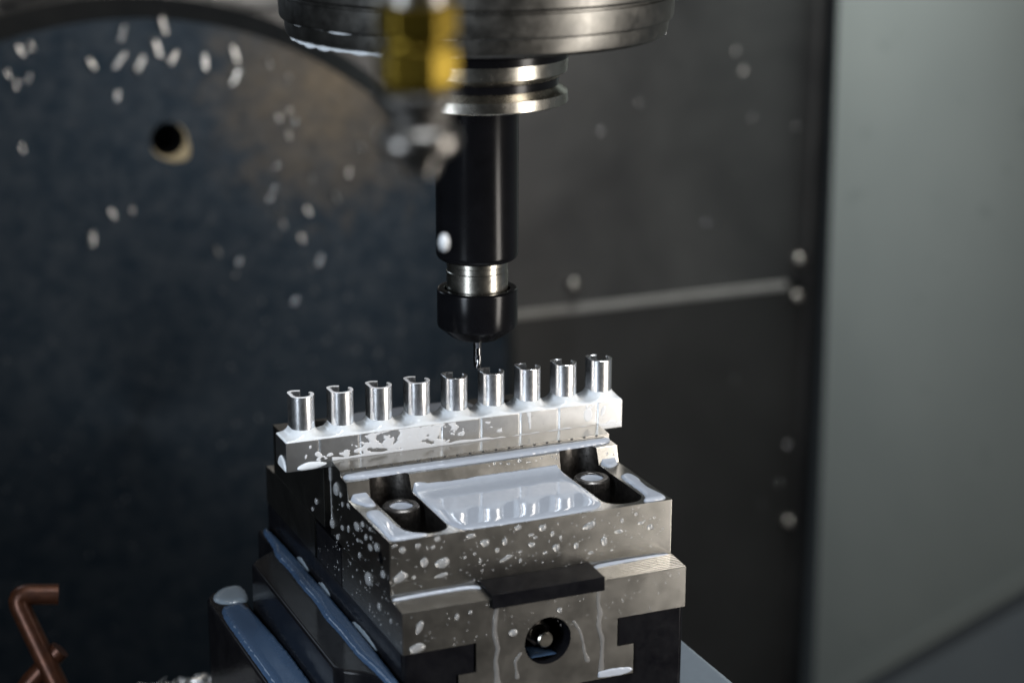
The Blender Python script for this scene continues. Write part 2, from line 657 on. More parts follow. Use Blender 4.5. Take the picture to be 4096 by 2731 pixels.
# stop plate straddling the ledge
cp = [(-44.35, -24.3), (-44.35, -23.5), (-52.9, -23.9), (-52.9, -27.5), (-52.2, -27.5), (-52.8, -25.2)]
cp = [(-44.35, -24.35), (-44.35, -23.45), (-53.6, -23.85), (-53.6, -27.5), (-52.85, -27.5), (-52.85, -24.95)]
link('stop_plate', finish(prism(cp, -15.2, 15.2, 'X', .12), 'stop_plate'), BLACK, VISE)
# spindle screw in its bore
sb = bmesh.new()
lathe([(0, -51.2), (1.75, -51.2), (2.05, -50.9), (2.05, -46.5), (2.4, -46.2), (2.4, -40), (0, -40)], 32, 'Y', (.2, 0, -39.4), sb)
sp = link('spindle_screw', finish(sb, 'spindle_screw'), STEEL_TURN, VISE)
hexp = [(3.6 * math.cos(math.radians(60 * k + 15)) + .2, 3.6 * math.sin(math.radians(60 * k + 15)) - 39.4) for k in range(6)]
link('hex_collar', finish(prism(hexp, -46.3, -41, 'Y', .25), 'hex_collar'), BLACK_ROUGH, sp)
cb = blob('bore_coolant', lambda U, V: np.minimum(5.0 - np.abs(V + 45.6), 3.6 - np.abs(U)), (-4, 4, -51, -40), .35, dome(.3, 1.2),
          lambda u, v, h: (u, v, -43.9 + h))
tag(link('coolant_puddle', cb, SHADED), 'puddle of milky coolant, shaded bluish, in the bottom of the round bore of the vise', 'coolant')

# ------------------------------------------------------------------ workpiece: bar with nine slotted posts
WP = empty('aluminium_workpiece', (-2.4, 4.6, -4.88), 'long aluminium bar with nine slotted C-shaped posts gripped in the vise', 'workpiece')
GX = [-41.82, -30.62, -19.24, -7.73, 3.6, 15.03, 26.48, 38.12]
poly = [(-50.67, YM), (-50.67, 0)]
for i, g in enumerate(GX):
    o = .03 if i % 2 else 0
    poly += [(g - .42, -o), (g - .14, .32), (g + .14, .32), (g + .42, -.03 + o)]
poly += [(45.78, 0), (45.78, YM)]
link('bar', finish(prism(poly, -4.87, 3.02, 'Z', .1, 2), 'bar', 20), ALU_BAR, WP)

# post section: a C with a flat left flank, open towards the back right
TH = .92
path = [(.52, 3.02), (0, 3.32), (-.6, 3.52), (-1.1, 3.6), (-1.55, 3.58), (-1.95, 3.44), (-2.28, 3.2), (-2.5, 2.9), (-2.6, 2.55), (-2.62, 1.2), (-2.62, -.2), (-2.62, -1.08)]
for k in range(0, 31):
    a = math.radians(204 + (366 - 204) * k / 30)
    path.append((2.82 * math.cos(a), 2.82 * math.sin(a)))
path += [(2.72, .75), (2.42, .98)]


def thick(path, t):
    L, R = [], []
    P = [Vector(p) for p in path]
    for i, p in enumerate(P):
        d = (P[min(i + 1, len(P) - 1)] - P[max(i - 1, 0)]).normalized()
        n = Vector((-d.y, d.x))
        L.append(tuple(p + n * t / 2))
        R.append(tuple(p - n * t / 2))
    return L, R


L_, R_ = thick(path, TH)
post_poly = L_ + R_[::-1]
outer = post_poly


def post_mesh(shiny):
    bm = bmesh.new()
    cut = .14 if shiny else .05
    L2, R2 = thick(path, TH - 2 * cut)
    top = L2 + R2[::-1]
    n = len(post_poly)
    rings = []
    for ring, z in ((post_poly, 2.95), (post_poly, 14.35 - cut), (top, 14.35)):
        rings.append([bm.verts.new(Vector((x, y, z)) * S) for x, y in ring])
    m = len(path)
    for A, B in zip(rings, rings[1:]):
        for i in range(n):
            j = (i + 1) % n
            f = bm.faces.new((A[i], A[j], B[j], B[i]))
            f.material_index = 1 if B is rings[2] else 0
    T = rings[2]
    for i in range(m - 1):
        f = bm.faces.new((T[i], T[i + 1], T[n - 2 - i], T[n - 1 - i]))
        f.material_index = 1
    me = finish(bm, 'post', 13)
    me.materials.append(ALU)
    me.materials.append(ALU_SHINY if shiny else ALU_RIM)
    return me


PXS = [-44.7 + 10.71 * i for i in range(9)]
PM = [post_mesh(False), post_mesh(True)]
for i, px in enumerate(PXS):
    o = bpy.data.objects.new('post', PM[1 if i >= 4 else 0])
    COL.objects.link(o)
    o.parent = WP
    o.matrix_parent_inverse = Matrix.Translation(-WP.location)
    o.location = Vector((px, 4.7, 0)) * S
    if i in (0, 4):
        o['label'] = 'post with pale unchamfered rim' if i < 4 else 'post with bright chamfered rim'


# coolant on top of the bar, climbing the posts
def film_field(U, V):
    return np.minimum(np.minimum(U + 50.6, 45.7 - U), np.minimum(V - .04, 9.1 - V))


def film_h(D, U, V):
    d = np.full(U.shape, 1e9)
    for px in PXS:
        near = np.abs(U - px) < 6.5
        if near.any():
            s = -sdf(U[near], V[near] - 4.7, [(x + px, y) for x, y in hull])
            d[near] = np.minimum(d[near], np.clip(s, 0, 9))
    e = np.sqrt(np.clip(1 - (1 - np.clip(D / .55, 0, 1)) ** 2, 0, 1))
    return (.32 + 2.3 * np.exp(-d / .95) + .05 * nz(U, V, .25, 3)) * e + .01


hull = [(.55, 3.4), (-.6, 3.92), (-1.6, 3.98), (-2.5, 3.6), (-3.0, 2.7), (-3.02, -1.1)] + \
       [(3.22 * math.cos(math.radians(205 + 155 * k / 16)), 3.22 * math.sin(math.radians(205 + 155 * k / 16))) for k in range(17)] + [(3.1, .9), (2.4, 2.2)]
me = blob('coolant_layer', film_field, (-50.7, 45.8, 0, 9.16), .28, film_h, lambda u, v, h: (u, v, 3.03 + h))
tag(link('coolant_layer', me, COOLANT), 'white coolant layer on the bar climbing around the foot of each post', 'coolant')

# streaky film on the front of the bar
ELL = [(35.39, -.06, 1.33, 1.91, 0), (39.93, .47, .6, 1.5, -18), (42.43, -3.6, 1.63, 1.15, 0), (34.96, 2.3, .4, .6, 0), (-44.12, 1.27, .35, .5, -20), (-45.35, -1.19, .3, .6, -20)]


def front_field(U, V):
    n = fbm(U, V * 1.2, .2, 4.2, 3)
    n2 = fbm(U * .9, V * 1.4, .55, 9.1, 3)
    win = np.clip(1 - np.abs((U + 16) / 27.0), -.6, 1)
    f = .42 * n + .3 * n2 - .28 + .36 * win
    low = .75 + .5 * nz(U, V * 0, .35, 2) - (V + 3.2)
    low = np.where(U > -38.3, low * .45 - .3 * np.clip((U + 2) / 12, 0, 1), -1)
    f = np.maximum(f, low)
    run = .55 - dist_line(U, V, [(17.5, 3), (17.9, 1.2), (18.1, -1.6)]) * (1 + .8 * (V < 0)) + .25 * n2
    f = np.maximum(f, run)
    for x, z, a, b, t in ELL:
        c, s = math.cos(math.radians(t)), math.sin(math.radians(t))
        du, dv = U - x, V - z
        f = np.maximum(f, (1 - np.hypot((du * c + dv * s) / a, (-du * s + dv * c) / b)) * min(a, b))
    return np.minimum(f, np.minimum(np.minimum(U + 46.5, 45.6 - U), np.minimum(V + 3.3 + 1.4 * (np.abs(U) > 38.6), 2.95 - V)))


me = blob('coolant_streaks', front_field, (-47, 45.7, -4.8, 3.0), .16, dome(.11, .35), lambda u, v, h: (u, -.03 - h, v))
tag(link('coolant_streaks', me, FILM), 'patchy white coolant streaks on the front face of the aluminium bar', 'coolant')
# big drop hanging at the lower left corner of the bar, front and end
me = blob('coolant_drop', lambda U, V: np.minimum(sdf(U, V, chaikin([(-48.2, -4.3), (-46.9, -3.2), (-44.4, -2.6), (-41.6, -3.0), (-39.4, -3.6), (-40.2, -4.3), (-43, -4.9), (-46.4, -5.0)], 3)), V + 4.84),
          (-48.6, -39, -4.9, -2.3), .16, dome(.55, .9), lambda u, v, h: (u, -.01 - h, v))
tag(link('coolant_drop', me, COOLANT), 'large white drop on the lower front edge near the left end of the bar', 'coolant')
me = blob('coolant_drop', lambda U, V: np.minimum(sdf(U, V, chaikin([(.1, -5.2), (.2, -3.2), (2.2, -1.5), (4.6, -1.2), (6.6, -2.8), (6.8, -4.9), (4, -5.2)], 3)), np.minimum(V + 4.84, U - .05)),
          (0, 7, -4.9, -1), .16, dome(.45, .8), lambda u, v, h: (-50.68 - h, u, v))
tag(link('coolant_drop', me, COOLANT), 'white drop on the left end face of the bar at its lower corner', 'coolant')

# ------------------------------------------------------------------ coolant pools on the jaws
ZT = -9.79


def pool(name, pts, z, H, L, label, m=POOL, n=2, res=.3, mirror=False, climb=None, jag=.12, mapf=None):
    P = chaikin(pts, n)
    a = np.array(P)
    bd = (a[:, 0].min() - .6, a[:, 0].max() + .6, a[:, 1].min() - .6, a[:, 1].max() + .6)
    sd = random.random() * 50

    def fld(U, V):
        return sdf(U, V, P) + jag * fbm(U, V, .5, sd, 2)
    hd = dome(H, L)

    def hf(D, U, V):
        h = hd(D, U, V)
        if climb:
            h = h + climb(U, V) * np.clip(D / .6, 0, 1)
        return h * (1 + .02 * nz(U, V, .15, sd))
    f3 = mapf or ((lambda u, v, h: (u, YM - v, z + h)) if mirror else (lambda u, v, h: (u, v, z + h)))
    me = blob(name, fld, bd, res, hf, f3)
    return tag(link(name, me, m), label, 'coolant')


def riser(U, V):
    return 1.9 * np.exp(-np.clip(-12.6 - V, 0, 50) / 1.3)


MAIN = [(-21.0, -11.2), (-20.9, -14), (-21.0, -24), (-21.2, -37.5), (-19.5, -42.6), (-18, -43.7), (-8, -44.0), (5, -44.0), (14, -43.6), (18.6, -42.6),
        (20.6, -40), (21, -33), (21.0, -20), (21.1, -12.2), (19, -12.4), (6, -12.5), (-6, -12.5), (-17, -12.4), (-19, -11.4)]
pool('coolant_pool', MAIN, ZT, .5, 3.0, 'wide milky coolant pool on the near jaw between the two socket screws', climb=riser)
pool('coolant_pool', MAIN, ZT, .85, 1.6, 'milky coolant pool on the far jaw, seen behind the posts', mirror=True, climb=riser, res=.5)
pool('coolant_pool', [(33.2, -24.6), (34.8, -23), (36.8, -23.2), (37.7, -27), (36.6, -31), (36.6, -35.6), (37.8, -41), (37.3, -43.6), (33, -43.6), (30.6, -43.2), (33, -40.4), (33.7, -36)],
     ZT, .75, 1.3, 'elongated milky puddle at the right edge of the near jaw, beside its screw slot')
pool('coolant_pool', [(-37.9, -24), (-36, -22.6), (-33.2, -23.2), (-33.2, -30), (-33.2, -38), (-30.6, -41.9), (-27, -43.3), (-32, -43.9), (-37.3, -43.9), (-38.1, -42), (-37.6, -33)],
     ZT, .8, 1.5, 'elongated milky puddle at the left edge of the near jaw by its screw')


def fill(U, V):
    return 1.3 * np.exp(-np.clip(-12.4 - V, 0, 50) / 1.2)


pool('coolant_pool', [(33, -12), (34, -11.7), (36.8, -11.7), (38.3, -12.6), (37.2, -15.2), (34.6, -16.6), (33, -15)], ZT, .5, 1.0,
     'small milky puddle in the near jaw corner right of the right slot', climb=fill, res=.2)
pool('coolant_pool', [(-38.2, -12.7), (-35.6, -11.5), (-32.8, -11.6), (-32.6, -16), (-33, -19.6), (-35.4, -19.4), (-37.4, -16)], ZT, .6, 1.2,
     'small milky puddle in the near jaw corner left of the left slot', climb=fill, res=.2)
pool('coolant_strip', [(-38.2, -7.3), (-38.2, -9.4), (-36.5, -10.6), (-28, -11.1), (-21, -10.5), (-12, -10.9), (0, -10.9), (12, -10.9), (22, -10.5), (33, -10.3), (37.4, -9.6), (38.3, -8), (38.2, -7.25),
                       (20, -7.2), (0, -7.2), (-20, -7.2)], -5.28, 1.05, 1.5, 'long bluish white strip of coolant at the foot of the near grip lip', res=.28,
     climb=lambda U, V: .55 * np.exp(-np.clip(-7.2 - V, 0, 9) / .5))
# on the serrated ledge
pool('coolant_bead', [(-38.2, -44.4), (-38.3, -46.2), (-30, -45.6), (-22, -45.7), (-17, -46), (-15.5, -47.6), (-15.3, -44.4), (-25, -44.38)], -24.55, .35, .8,
     'white bead of coolant along the left half of the serrated ledge', res=.25, climb=lambda U, V: .8 * np.exp(-np.clip(-44.35 - V, 0, 9) / .5))
pool('coolant_bead', [(15.4, -44.4), (15.5, -46.6), (18, -46), (24, -45.6), (31, -45.2), (37.8, -44.9), (37.8, -44.38), (26, -44.38)], -24.55, .3, .7,
     'white bead of coolant along the right half of the serrated ledge', res=.25, climb=lambda U, V: .9 * np.exp(-np.clip(-44.35 - V, 0, 9) / .5))
# left steps
pool('coolant_pool', [(-38.6, 59), (-41.6, 59), (-42, 45), (-43.6, 38), (-42.9, 27), (-43.4, 14), (-42.9, 3), (-44, -8), (-43.4, -20), (-43.8, -33), (-42.6, -44), (-42.2, -57), (-38.6, -57)],
     -43.58, 1.1, 2.0, 'run of milky coolant, shaded dark blue, in the angle between vise body and upper black step', SHADED, res=.5, climb=lambda U, V: 1.0 * np.exp(-np.clip(U * -1 - 38.6, 0, 9) / .9))
pool('coolant_pool', [(-51.1, 40), (-56.5, 40), (-60.6, 38), (-60.6, 10), (-60.6, -30), (-60.6, -69), (-51.1, -69)], -57.18, 1.2, 2.2,
     'long pool of milky coolant, shaded dark blue, on the lowest black step at the left', SHADED, res=.6, climb=lambda U, V: 1.6 * np.exp(-np.clip(U * -1 - 51.1, 0, 9) / 1.0))
pool('coolant_pool', [(-49, 53), (-55, 53.2), (-59, 49), (-60, 44.5), (-58, 41.5), (-53, 40.6), (-50.5, 41)], -57.18, .9, 2.6,
     'pale milky puddle at the rear rounded corner of the lowest black step', PALE, res=.4)
pool('coolant_pool', [(38.7, 40), (58.4, 40), (59, 20), (59, -20), (59, -69), (38.7, -69)], -65.98, 1.3, 2.4,
     'pale blue pool of coolant on the black base plate at the right', PALE, res=.7)
FM = random.Random(4)
for lab, y0, y1 in (('upper', 34, 22), ('middle', 14, 3), ('lower', -14, -34)):
    pts = [(y0, -43.2), (y1, -43.2), (y1 + 1, -42.2), ((y0 + y1) / 2, -41.2), (y0 - 2, -41.8)]
    me = blob('coolant_foam', lambda U, V: sdf(U, V, chaikin(pts, 2)) + .25 * fbm(U, V, .6, y0, 3), (y1 - 1, y0 + 1, -44.2, -40), .3, dome(.35, .7), lambda u, v, h: (-38.53 - h, u, v))
    tag(link('coolant_foam', me, PALE), f'{lab} pale foam patch on the left vise body above the shaded blue run', 'coolant foam')

# ------------------------------------------------------------------ drops
FRONT_UP = [(-17.12, -11.32, 1.26, 0.7, 0), (-13.45, -13.71, 1.26, 0.97, 0), (-8.11, -14.25, 0.74, 0.91, 0), (-4.53, -11.05, 0.95, 0.71, 0), (2.17, -12.06, 1.06, 0.92, 0), (4.89, -14.15, 0.53, 0.82, 0), (15.08, -13.47, 2.04, 0.93, 20), (19.32, -18.36, 0.91, 1.24, 0), (-0.76, -16.18, 1.02, 0.65, 0), (5.88, -17.97, 1.03, 1.03, 0), (11.52, -18.34, 0.75, 0.87, 0), (-0.9, -13.56, 0.85, 0.41, 0), (0.17, -14.39, 0.64, 0.41, 0), (7.15, -15.47, 0.43, 0.57, 0), (-10.14, -16.14, 0.59, 0.65, 0), (-3.86, -17.54, 0.47, 0.37, 0), (2.91, -18.94, 0.68, 0.41, 0), (-7.68, -18.7, 1.91, 0.57, 20), (-3.85, -19.94, 0.47, 0.57, 0), (-14.76, -18.41, 0.3, 0.73, 0), (-16.22, -16.18, 0.38, 0.4, 0), (-29.54, -16.39, 1.0, 1.2, 0), (-24.82, -17.23, 1.99, 1.3, 15), (-35.69, -19.19, 1.87, 1.23, 20), (-35.19, -12.22, 0.79, 0.79, 0), (-36.98, -10.75, 0.52, 0.4, 0), (-31.12, -11.71, 0.73, 0.6, 0), (-27.25, -12.72, 0.62, 0.44, 0), (-26.0, -10.75, 0.83, 0.7, 0), (-25.05, -20.5, 1.88, 0.56, 10), (-32.23, -19.88, 0.5, 0.48, 0), (-18.81, -16.73, 0.42, 0.4, 0), (15.62, -20.9, 0.76, 0.46, 0), (21.58, -21.1, 0.43, 0.33, 0), (28.28, -12.31, 0.48, 0.46, 0), (24.31, -13.5, 0.48, 0.66, 0), (29.68, -14.95, 0.87, 0.42, 0), (32.4, -16.51, 0.92, 0.73, 0), (33.47, -14.02, 0.39, 0.33, 0), (23.48, -16.36, 1.3, 0.52, 0)]
FRONT_LO = [(-34.1, -29.22, 0.82, 1.78, -25), (-34.77, -34.67, 2.06, 1.2, 0), (-24.32, -28.23, 0.58, 0.89, 0), (-20.82, -27.6, 0.5, 0.48, 0), (3.14, -31.04, 0.74, 0.71, 0), (-9.36, -34.99, 1.26, 0.91, 0)]
LEFT = [(0.25, -20.76, 1.54, 1.26), (-3.89, -23.07, 1.23, 0.75), (-8.07, -18.99, 1.22, 0.66), (-19.76, -14.34, 2.23, 1.05), (-12.97, -17.55, 0.75, 0.98), (-24.19, -12.21, 1.18, 0.72), (-29.98, -11.4, 1.02, 0.48), (-20.17, -17.98, 1.04, 0.49), (-22.37, -17.39, 0.53, 0.32), (-26.79, -14.8, 1.03, 0.8), (-30.46, -13.56, 0.82, 0.48), (-30.03, -16.27, 1.46, 0.88), (-21.52, -21.6, 0.89, 0.81), (-28.36, -25.39, 2.65, 1.6), (-8.5, -12.34, 0.76, 0.66), (17.52, -22.8, 0.79, 0.6), (-7.09, -10.2, 0.85, 0.73), (-13.22, -11.0, 0.96, 0.65), (-3.73, -9.85, 1.95, 1.72), (13.85, -19.32, 1.13, 0.89), (-34.87, -14.41, 1.45, 1.02), (-39.18, -19.96, 1.59, 0.94), (-36.1, -29.69, 1.17, 0.87), (-44.52, -30.32, 0.72, 0.63)]
RISER = [(2.54, -12.05, -5.76, 0.37, 0.53), (4.39, -12.09, -5.89, 0.42, 0.32), (6.58, -12.21, -6.26, 0.63, 0.32), (9.72, -12.11, -5.94, 0.69, 0.53), (12.28, -12.31, -6.56, 0.74, 0.26), (14.5, -12.27, -6.43, 0.26, 0.23), (16.06, -12.13, -6.02, 0.32, 0.21), (19.13, -12.12, -5.99, 0.32, 0.23), (20.66, -11.98, -5.57, 0.32, 0.27), (20.29, -12.3, -6.54, 0.37, 0.21), (-4.35, -11.99, -5.6, 0.21, 0.16), (1.13, -12.15, -6.08, 0.26, 0.16), (35.3, -12.5, -7.15, 0.32, 0.48), (37.13, -12.67, -7.69, 0.27, 0.32), (8.13, -12.32, -6.61, 0.19, 0.19)]


def drop_mesh(seed):
    rg = random.Random(seed)
    bm = bmesh.new()
    N, K = 20, 5
    amp = [1 + .2 * mnoise.noise((math.cos(2 * math.pi * i / N) * 1.1 + seed * 3.1, math.sin(2 * math.pi * i / N) * 1.1, seed)) * 1.6 for i in range(N)]
    rings = []
    for k in range(K):
        t = k / K
        r = math.cos(t * math.pi / 2)
        z = math.sin(t * math.pi / 2)
        rings.append([bm.verts.new((r * (1 + (amp[i] - 1) * (1 - t)) * math.cos(2 * math.pi * i / N), r * (1 + (amp[i] - 1) * (1 - t)) * math.sin(2 * math.pi * i / N), z)) for i in range(N)])
    tp = bm.verts.new((0, 0, 1))
    for A, B in zip(rings, rings[1:]):
        for i in range(N):
            j = (i + 1) % N
            bm.faces.new((A[i], A[j], B[j], B[i]))
    for i in range(N):
        bm.faces.new((rings[-1][i], rings[-1][(i + 1) % N], tp))
    me = finish(bm, 'coolant_droplet', 80)
    me.materials.append(DROP)
    return me


DM = [drop_mesh(s) for s in range(7)]
ORD = ['first', 'second', 'third', 'fourth', 'fifth', 'sixth', 'seventh', 'eighth', 'ninth', 'tenth', 'eleventh', 'twelfth', 'thirteenth', 'fourteenth', 'fifteenth', 'sixteenth']


def ranked(items, hx, hz, rows, fmt):
    """a label for each item by its row (by height) and its order from the left."""
    order = sorted(range(len(items)), key=lambda i: -hz(items[i]))
    out = {}
    n = len(items)
    for r, nm in enumerate(rows):
        part = sorted(order[r * n // len(rows):(r + 1) * n // len(rows)], key=lambda i: hx(items[i]))
        for k, i in enumerate(part):
            out[i] = fmt.format(row=nm, k=ORD[k])
    return [out[i] for i in range(n)]


R3 = ['upper', 'middle', 'lower']


def drop(p, u, v, n, a, b, rot, label, group, h=None):
    o = bpy.data.objects.new('coolant_droplet', random.choice(DM))
    COL.objects.link(o)
    u, v, n = Vector(u).normalized(), Vector(v).normalized(), Vector(n).normalized()
    c, s = math.cos(math.radians(rot)), math.sin(math.radians(rot))
    uu, vv = u * c + v * s, v * c - u * s
    h = h or min(a, b) * .5
    M = Matrix((uu * a, vv * b, n * h)).transposed().to_4x4()
    M = M @ Matrix.Scale(S, 4)
    M.translation = (Vector(p) + n * .005) * S
    o.matrix_world = M
    return tag(o, label, 'drop', group)


def shape(a, b):
    sz = 'large' if max(a, b) > 1.15 else 'small' if max(a, b) > .55 else 'tiny'
    return sz + (' oblong' if a > 1.5 * b else ' upright' if b > 1.3 * a else ' round')


for (x, z, a, b, t), lb in zip(FRONT_UP, ranked(FRONT_UP, lambda i: i[0], lambda i: i[1], ['top', 'upper', 'middle', 'lower'], 'drop on the near jaw front, {row} row, {k} from the left')):
    drop((x, -44.29, z), (1, 0, 0), (0, 0, 1), (0, -1, 0), a, b, t, shape(a, b) + ' ' + lb, 'drops on the front face of the near jaw')
for (x, z, a, b, t), lb in zip(FRONT_LO, ranked(FRONT_LO, lambda i: i[0], lambda i: i[1], ['whole'], 'drop on the T-slotted vise front, {k} from the left')):
    drop((x, -52.78, z), (1, 0, 0), (0, 0, 1), (0, -1, 0), a, b, t, shape(a, b) + ' ' + lb, 'drops on the T-slotted vise front')
for (y, z, a, b), lb in zip(LEFT, ranked(LEFT, lambda i: -i[0], lambda i: i[1], R3, 'drop on the dark left jaw side, {row} row, {k} from the left')):
    drop((-38.52, y, z), (0, -1, 0), (0, 0, 1), (-1, 0, 0), a * .8, b * 1.1, 0, shape(a, b) + ' ' + lb, 'drops on the left side of the jaws')
for (x, y, z, a, b), lb in zip(RISER, ranked(RISER, lambda i: i[0], lambda i: i[2], ['whole'], 'bright drop on the riser behind the wide milky pool, {k} from the left')):
    drop((x, y, z), (1, 0, 0), (0, .31, .951), (0, -.951, .31), a, b, 0, lb, 'drops on the jaw riser')
# uncountable spatter
bm = bmesh.new()
rg = random.Random(3)


def spat(p, u, v, n, a, b):
    N = 8
    q = [bm.verts.new((Vector(p) + Vector(u) * a * math.cos(2 * math.pi * k / N) + Vector(v) * b * math.sin(2 * math.pi * k / N)) * S) for k in range(N)]
    q2 = [bm.verts.new((Vector(p) + .65 * (Vector(u) * a * math.cos(2 * math.pi * k / N) + Vector(v) * b * math.sin(2 * math.pi * k / N)) + Vector(n) * min(a, b) * .4) * S) for k in range(N)]
    t = bm.verts.new((Vector(p) + Vector(n) * min(a, b) * .55) * S)
    for k in range(N):
        j = (k + 1) % N
        bm.faces.new((q[k], q[j], q2[j], q2[k]))
        bm.faces.new((q2[k], q2[j], t))


for _ in range(170):
    x = rg.uniform(-38, 38)
    spat((x, -44.285, rg.uniform(-24, -10.3)), (1, 0, 0), (0, 0, 1), (0, -1, 0), rg.uniform(.08, .28), rg.uniform(.08, .3))
for _ in range(90):
    x, z = rg.uniform(-38, 38), rg.uniform(-35.6, -26)
    spat((x, -52.775, z), (1, 0, 0), (0, 0, 1), (0, -1, 0), rg.uniform(.08, .22), rg.uniform(.08, .26))
for _ in range(120):
    spat((-38.505, rg.uniform(-52, 1), rg.uniform(-35, -11)), (0, 1, 0), (0, 0, 1), (-1, 0, 0), rg.uniform(.1, .4), rg.uniform(.08, .4))
for _ in range(14):
    spat((-38.36, rg.uniform(-5, 14), rg.uniform(-35.5, -26)), (0, 1, 0), (0, 0, 1), (-1, 0, 0), rg.uniform(.06, .14), rg.uniform(.1, .4))
for _ in range(60):
    spat((rg.uniform(-44, 40), -.012, rg.uniform(-2.5, 2.7)), (1, 0, 0), (0, 0, 1), (0, -1, 0), rg.uniform(.06, .15), rg.uniform(.06, .15))
for _ in range(30):
    t = rg.random()
    spat((rg.uniform(-20, 20), -11.95 - .9 * t, -5.45 - 2.7 * t), (1, 0, 0), (0, .31, .951), (0, -.951, .31), rg.uniform(.06, .13), rg.uniform(.06, .12))
tag(link('coolant_spatter', finish(bm, 'coolant_spatter', 80), DROP), 'fine coolant spatter over the vise jaws', 'spatter', kind='stuff')

ST = {'S1': ([(-13.77, -27.75), (-14.4, -31.39), (-14.4, -34.74), (-13.56, -38.67), (-14.18, -41.93), (-13.55, -47.9)], .62, 'left one of the two long coolant runs down the T-slotted vise front'),
      'S2': ([(13.89, -27.98), (13.85, -31.16), (14.42, -33.81), (14.03, -37.16), (15.2, -41.66), (14.89, -49.38)], .6, 'right one of the two long coolant runs down the T-slotted vise front'),
      'S3': ([(7.2, -34.9), (8.82, -37.53), (9.73, -40.69), (10.21, -43.78), (11.11, -46.09)], .4, 'short coolant run curving right of the round bore'),
      'S4': ([(-7.44, -41.03), (-8.91, -42.89), (-8.26, -47.26)], .4, 'short coolant run curving left of the round bore')}
for k, (pts, r, lab) in ST.items():
    a = np.array(pts)
    sd = a[0, 0]
    me = blob('coolant_run', lambda U, V: r - dist_line(U, V, pts) + .22 * nz(U, V, .5, sd) + .3 * np.exp(-((V - a[-1, 1]) / 1.2) ** 2),
              (a[:, 0].min() - 1.5, a[:, 0].max() + 1.5, max(a[:, 1].min() - 1, -52), a[:, 1].max() + .4), .18, dome(.28, .55), lambda u, v, h: (u, -52.775 - h, v))
    tag(link('coolant_run', me, RUN), lab, 'coolant')
# runs down the left side of the near jaw from the bar
pts = [(1.4, -3.0), (1.2, -6), (.9, -12), (.6, -17), (.3, -20.4)]
me = blob('coolant_run', lambda U, V: np.where(V > -9, .55, .1) - dist_line(U, V, pts) + .5 * np.exp(-((V + 20.4) / 1.4) ** 2) + .25 * np.clip((V + 9) / 6, 0, 1), (-1, 2.5, -22.5, -2.4), .15, dome(.35, .6), lambda u, v, h: (-38.52 - h, u, v))
tag(link('coolant_run', me, DROP), 'thin coolant run ending in a drop, left side of the near jaw', 'coolant')
pool('coolant_patch', [(14, -50.6), (14.5, -49.6), (23.8, -49.9), (23.8, -51.9), (14, -51.9)], 0, .3, .6, 'white patch at the bottom edge of the T-slotted vise front', res=.2,
     mapf=lambda u, v, h: (u, -52.78 - h, v))

# ------------------------------------------------------------------ spindle, holder, cutter
AX, AY = 5.94, 8.0
SPN = empty('machine_spindle', (AX, AY, 104.7), 'round steel spindle nose with turned grooves at the top of the picture', 'spindle')
link('spindle_nose', finish(lathe([(0, 104.7), (30, 104.7), (30.2, 105.2), (44, 105.0), (48.0, 105.1), (48.9, 105.9), (49.2, 107), (49.4, 109.5)], 160, 'Z', (AX, AY, 0)), 'spindle_nose', 25), NOSE, SPN)
link('nose_ring', finish(lathe([(49.4, 109.5), (50.0, 109.55), (50.4, 109.9), (50.6, 110.6), (50.8, 115.4)], 160, 'Z', (AX, AY, 0)), 'nose_ring', 25), NOSE, SPN)
link('nose_flange', finish(lathe([(50.8, 115.4), (50.3, 115.6), (50.3, 116.0), (51.1, 116.3), (51.4, 116.8), (52.4, 150), (52.4, 175), (0, 175)], 160, 'Z', (AX, AY, 0)), 'nose_flange', 25), NOSE, SPN)
TH_ = empty('tool_holder', (AX, AY, 23.3), 'black collet tool holder with bright grooved flange held in the spindle', 'tool holder')
link('drive_flange', finish(lathe([(0, 104.6), (22.3, 104.6), (22.3, 101.5), (23.6, 101), (23.75, 98.9), (23.6, 95.6), (23.3, 95.35), (21.2, 93.9), (21.2, 92.0), (23.3, 90.5), (23.65, 90.2), (23.75, 87.6), (23.45, 87.3), (10.9, 87.3), (0, 87.3)],
                            128, 'Z', (AX, AY, 0)), 'drive_flange', 25), STEEL_TURN, TH_)
link('groove_band', finish(lathe([(21.24, 93.9), (21.3, 93.85), (21.3, 92.05), (21.24, 92.0)], 128, 'Z', (AX, AY, 0)), 'groove_band', 25), BLACK_SHANK, TH_)
link('top_band', finish(lathe([(22.34, 104.55), (22.5, 104.5), (23.66, 101.0), (23.8, 100.9), (23.8, 99.0), (23.7, 98.95)], 128, 'Z', (AX, AY, 0)), 'top_band', 25), BLACK_SHANK, TH_)
sh = [(0, 87.25), (11.3, 87.25), (10.97, 86.7)]
sh += [(10.95, 47)]
for k in range(1, 9):
    a = math.radians(90 * k / 8)
    sh.append((10.95 - 2.0 * (1 - math.cos(a)), 47 - 2.0 * math.sin(a)))
sh += [(8.2, 44.9), (0, 44.9)]
link('shank', finish(lathe(sh, 128, 'Z', (AX, AY, 0)), 'shank', 40), BLACK_SHANK, TH_)
link('neck', finish(lathe([(0, 45.0), (8.25, 45.0), (8.25, 43.7), (8.1, 43.5), (8.1, 42.1), (8.25, 41.9), (8.25, 30), (0, 30)], 96, 'Z', (AX, AY, 0)), 'neck', 25), STEEL_TURN, TH_)
nt_ = [(8.75, 31), (8.75, 36.9), (8.95, 37.15), (10.0, 37.2)]
for k in range(1, 6):
    a = math.radians(90 - 90 * k / 5)
    nt_.append((10.0 + .8 * math.cos(a), 36.4 + .8 * math.sin(a)))
nt_ += [(10.8, 27.4), (10.6, 26.8), (7.2, 24.0), (6.4, 23.5), (5.6, 23.35), (0, 23.35)]
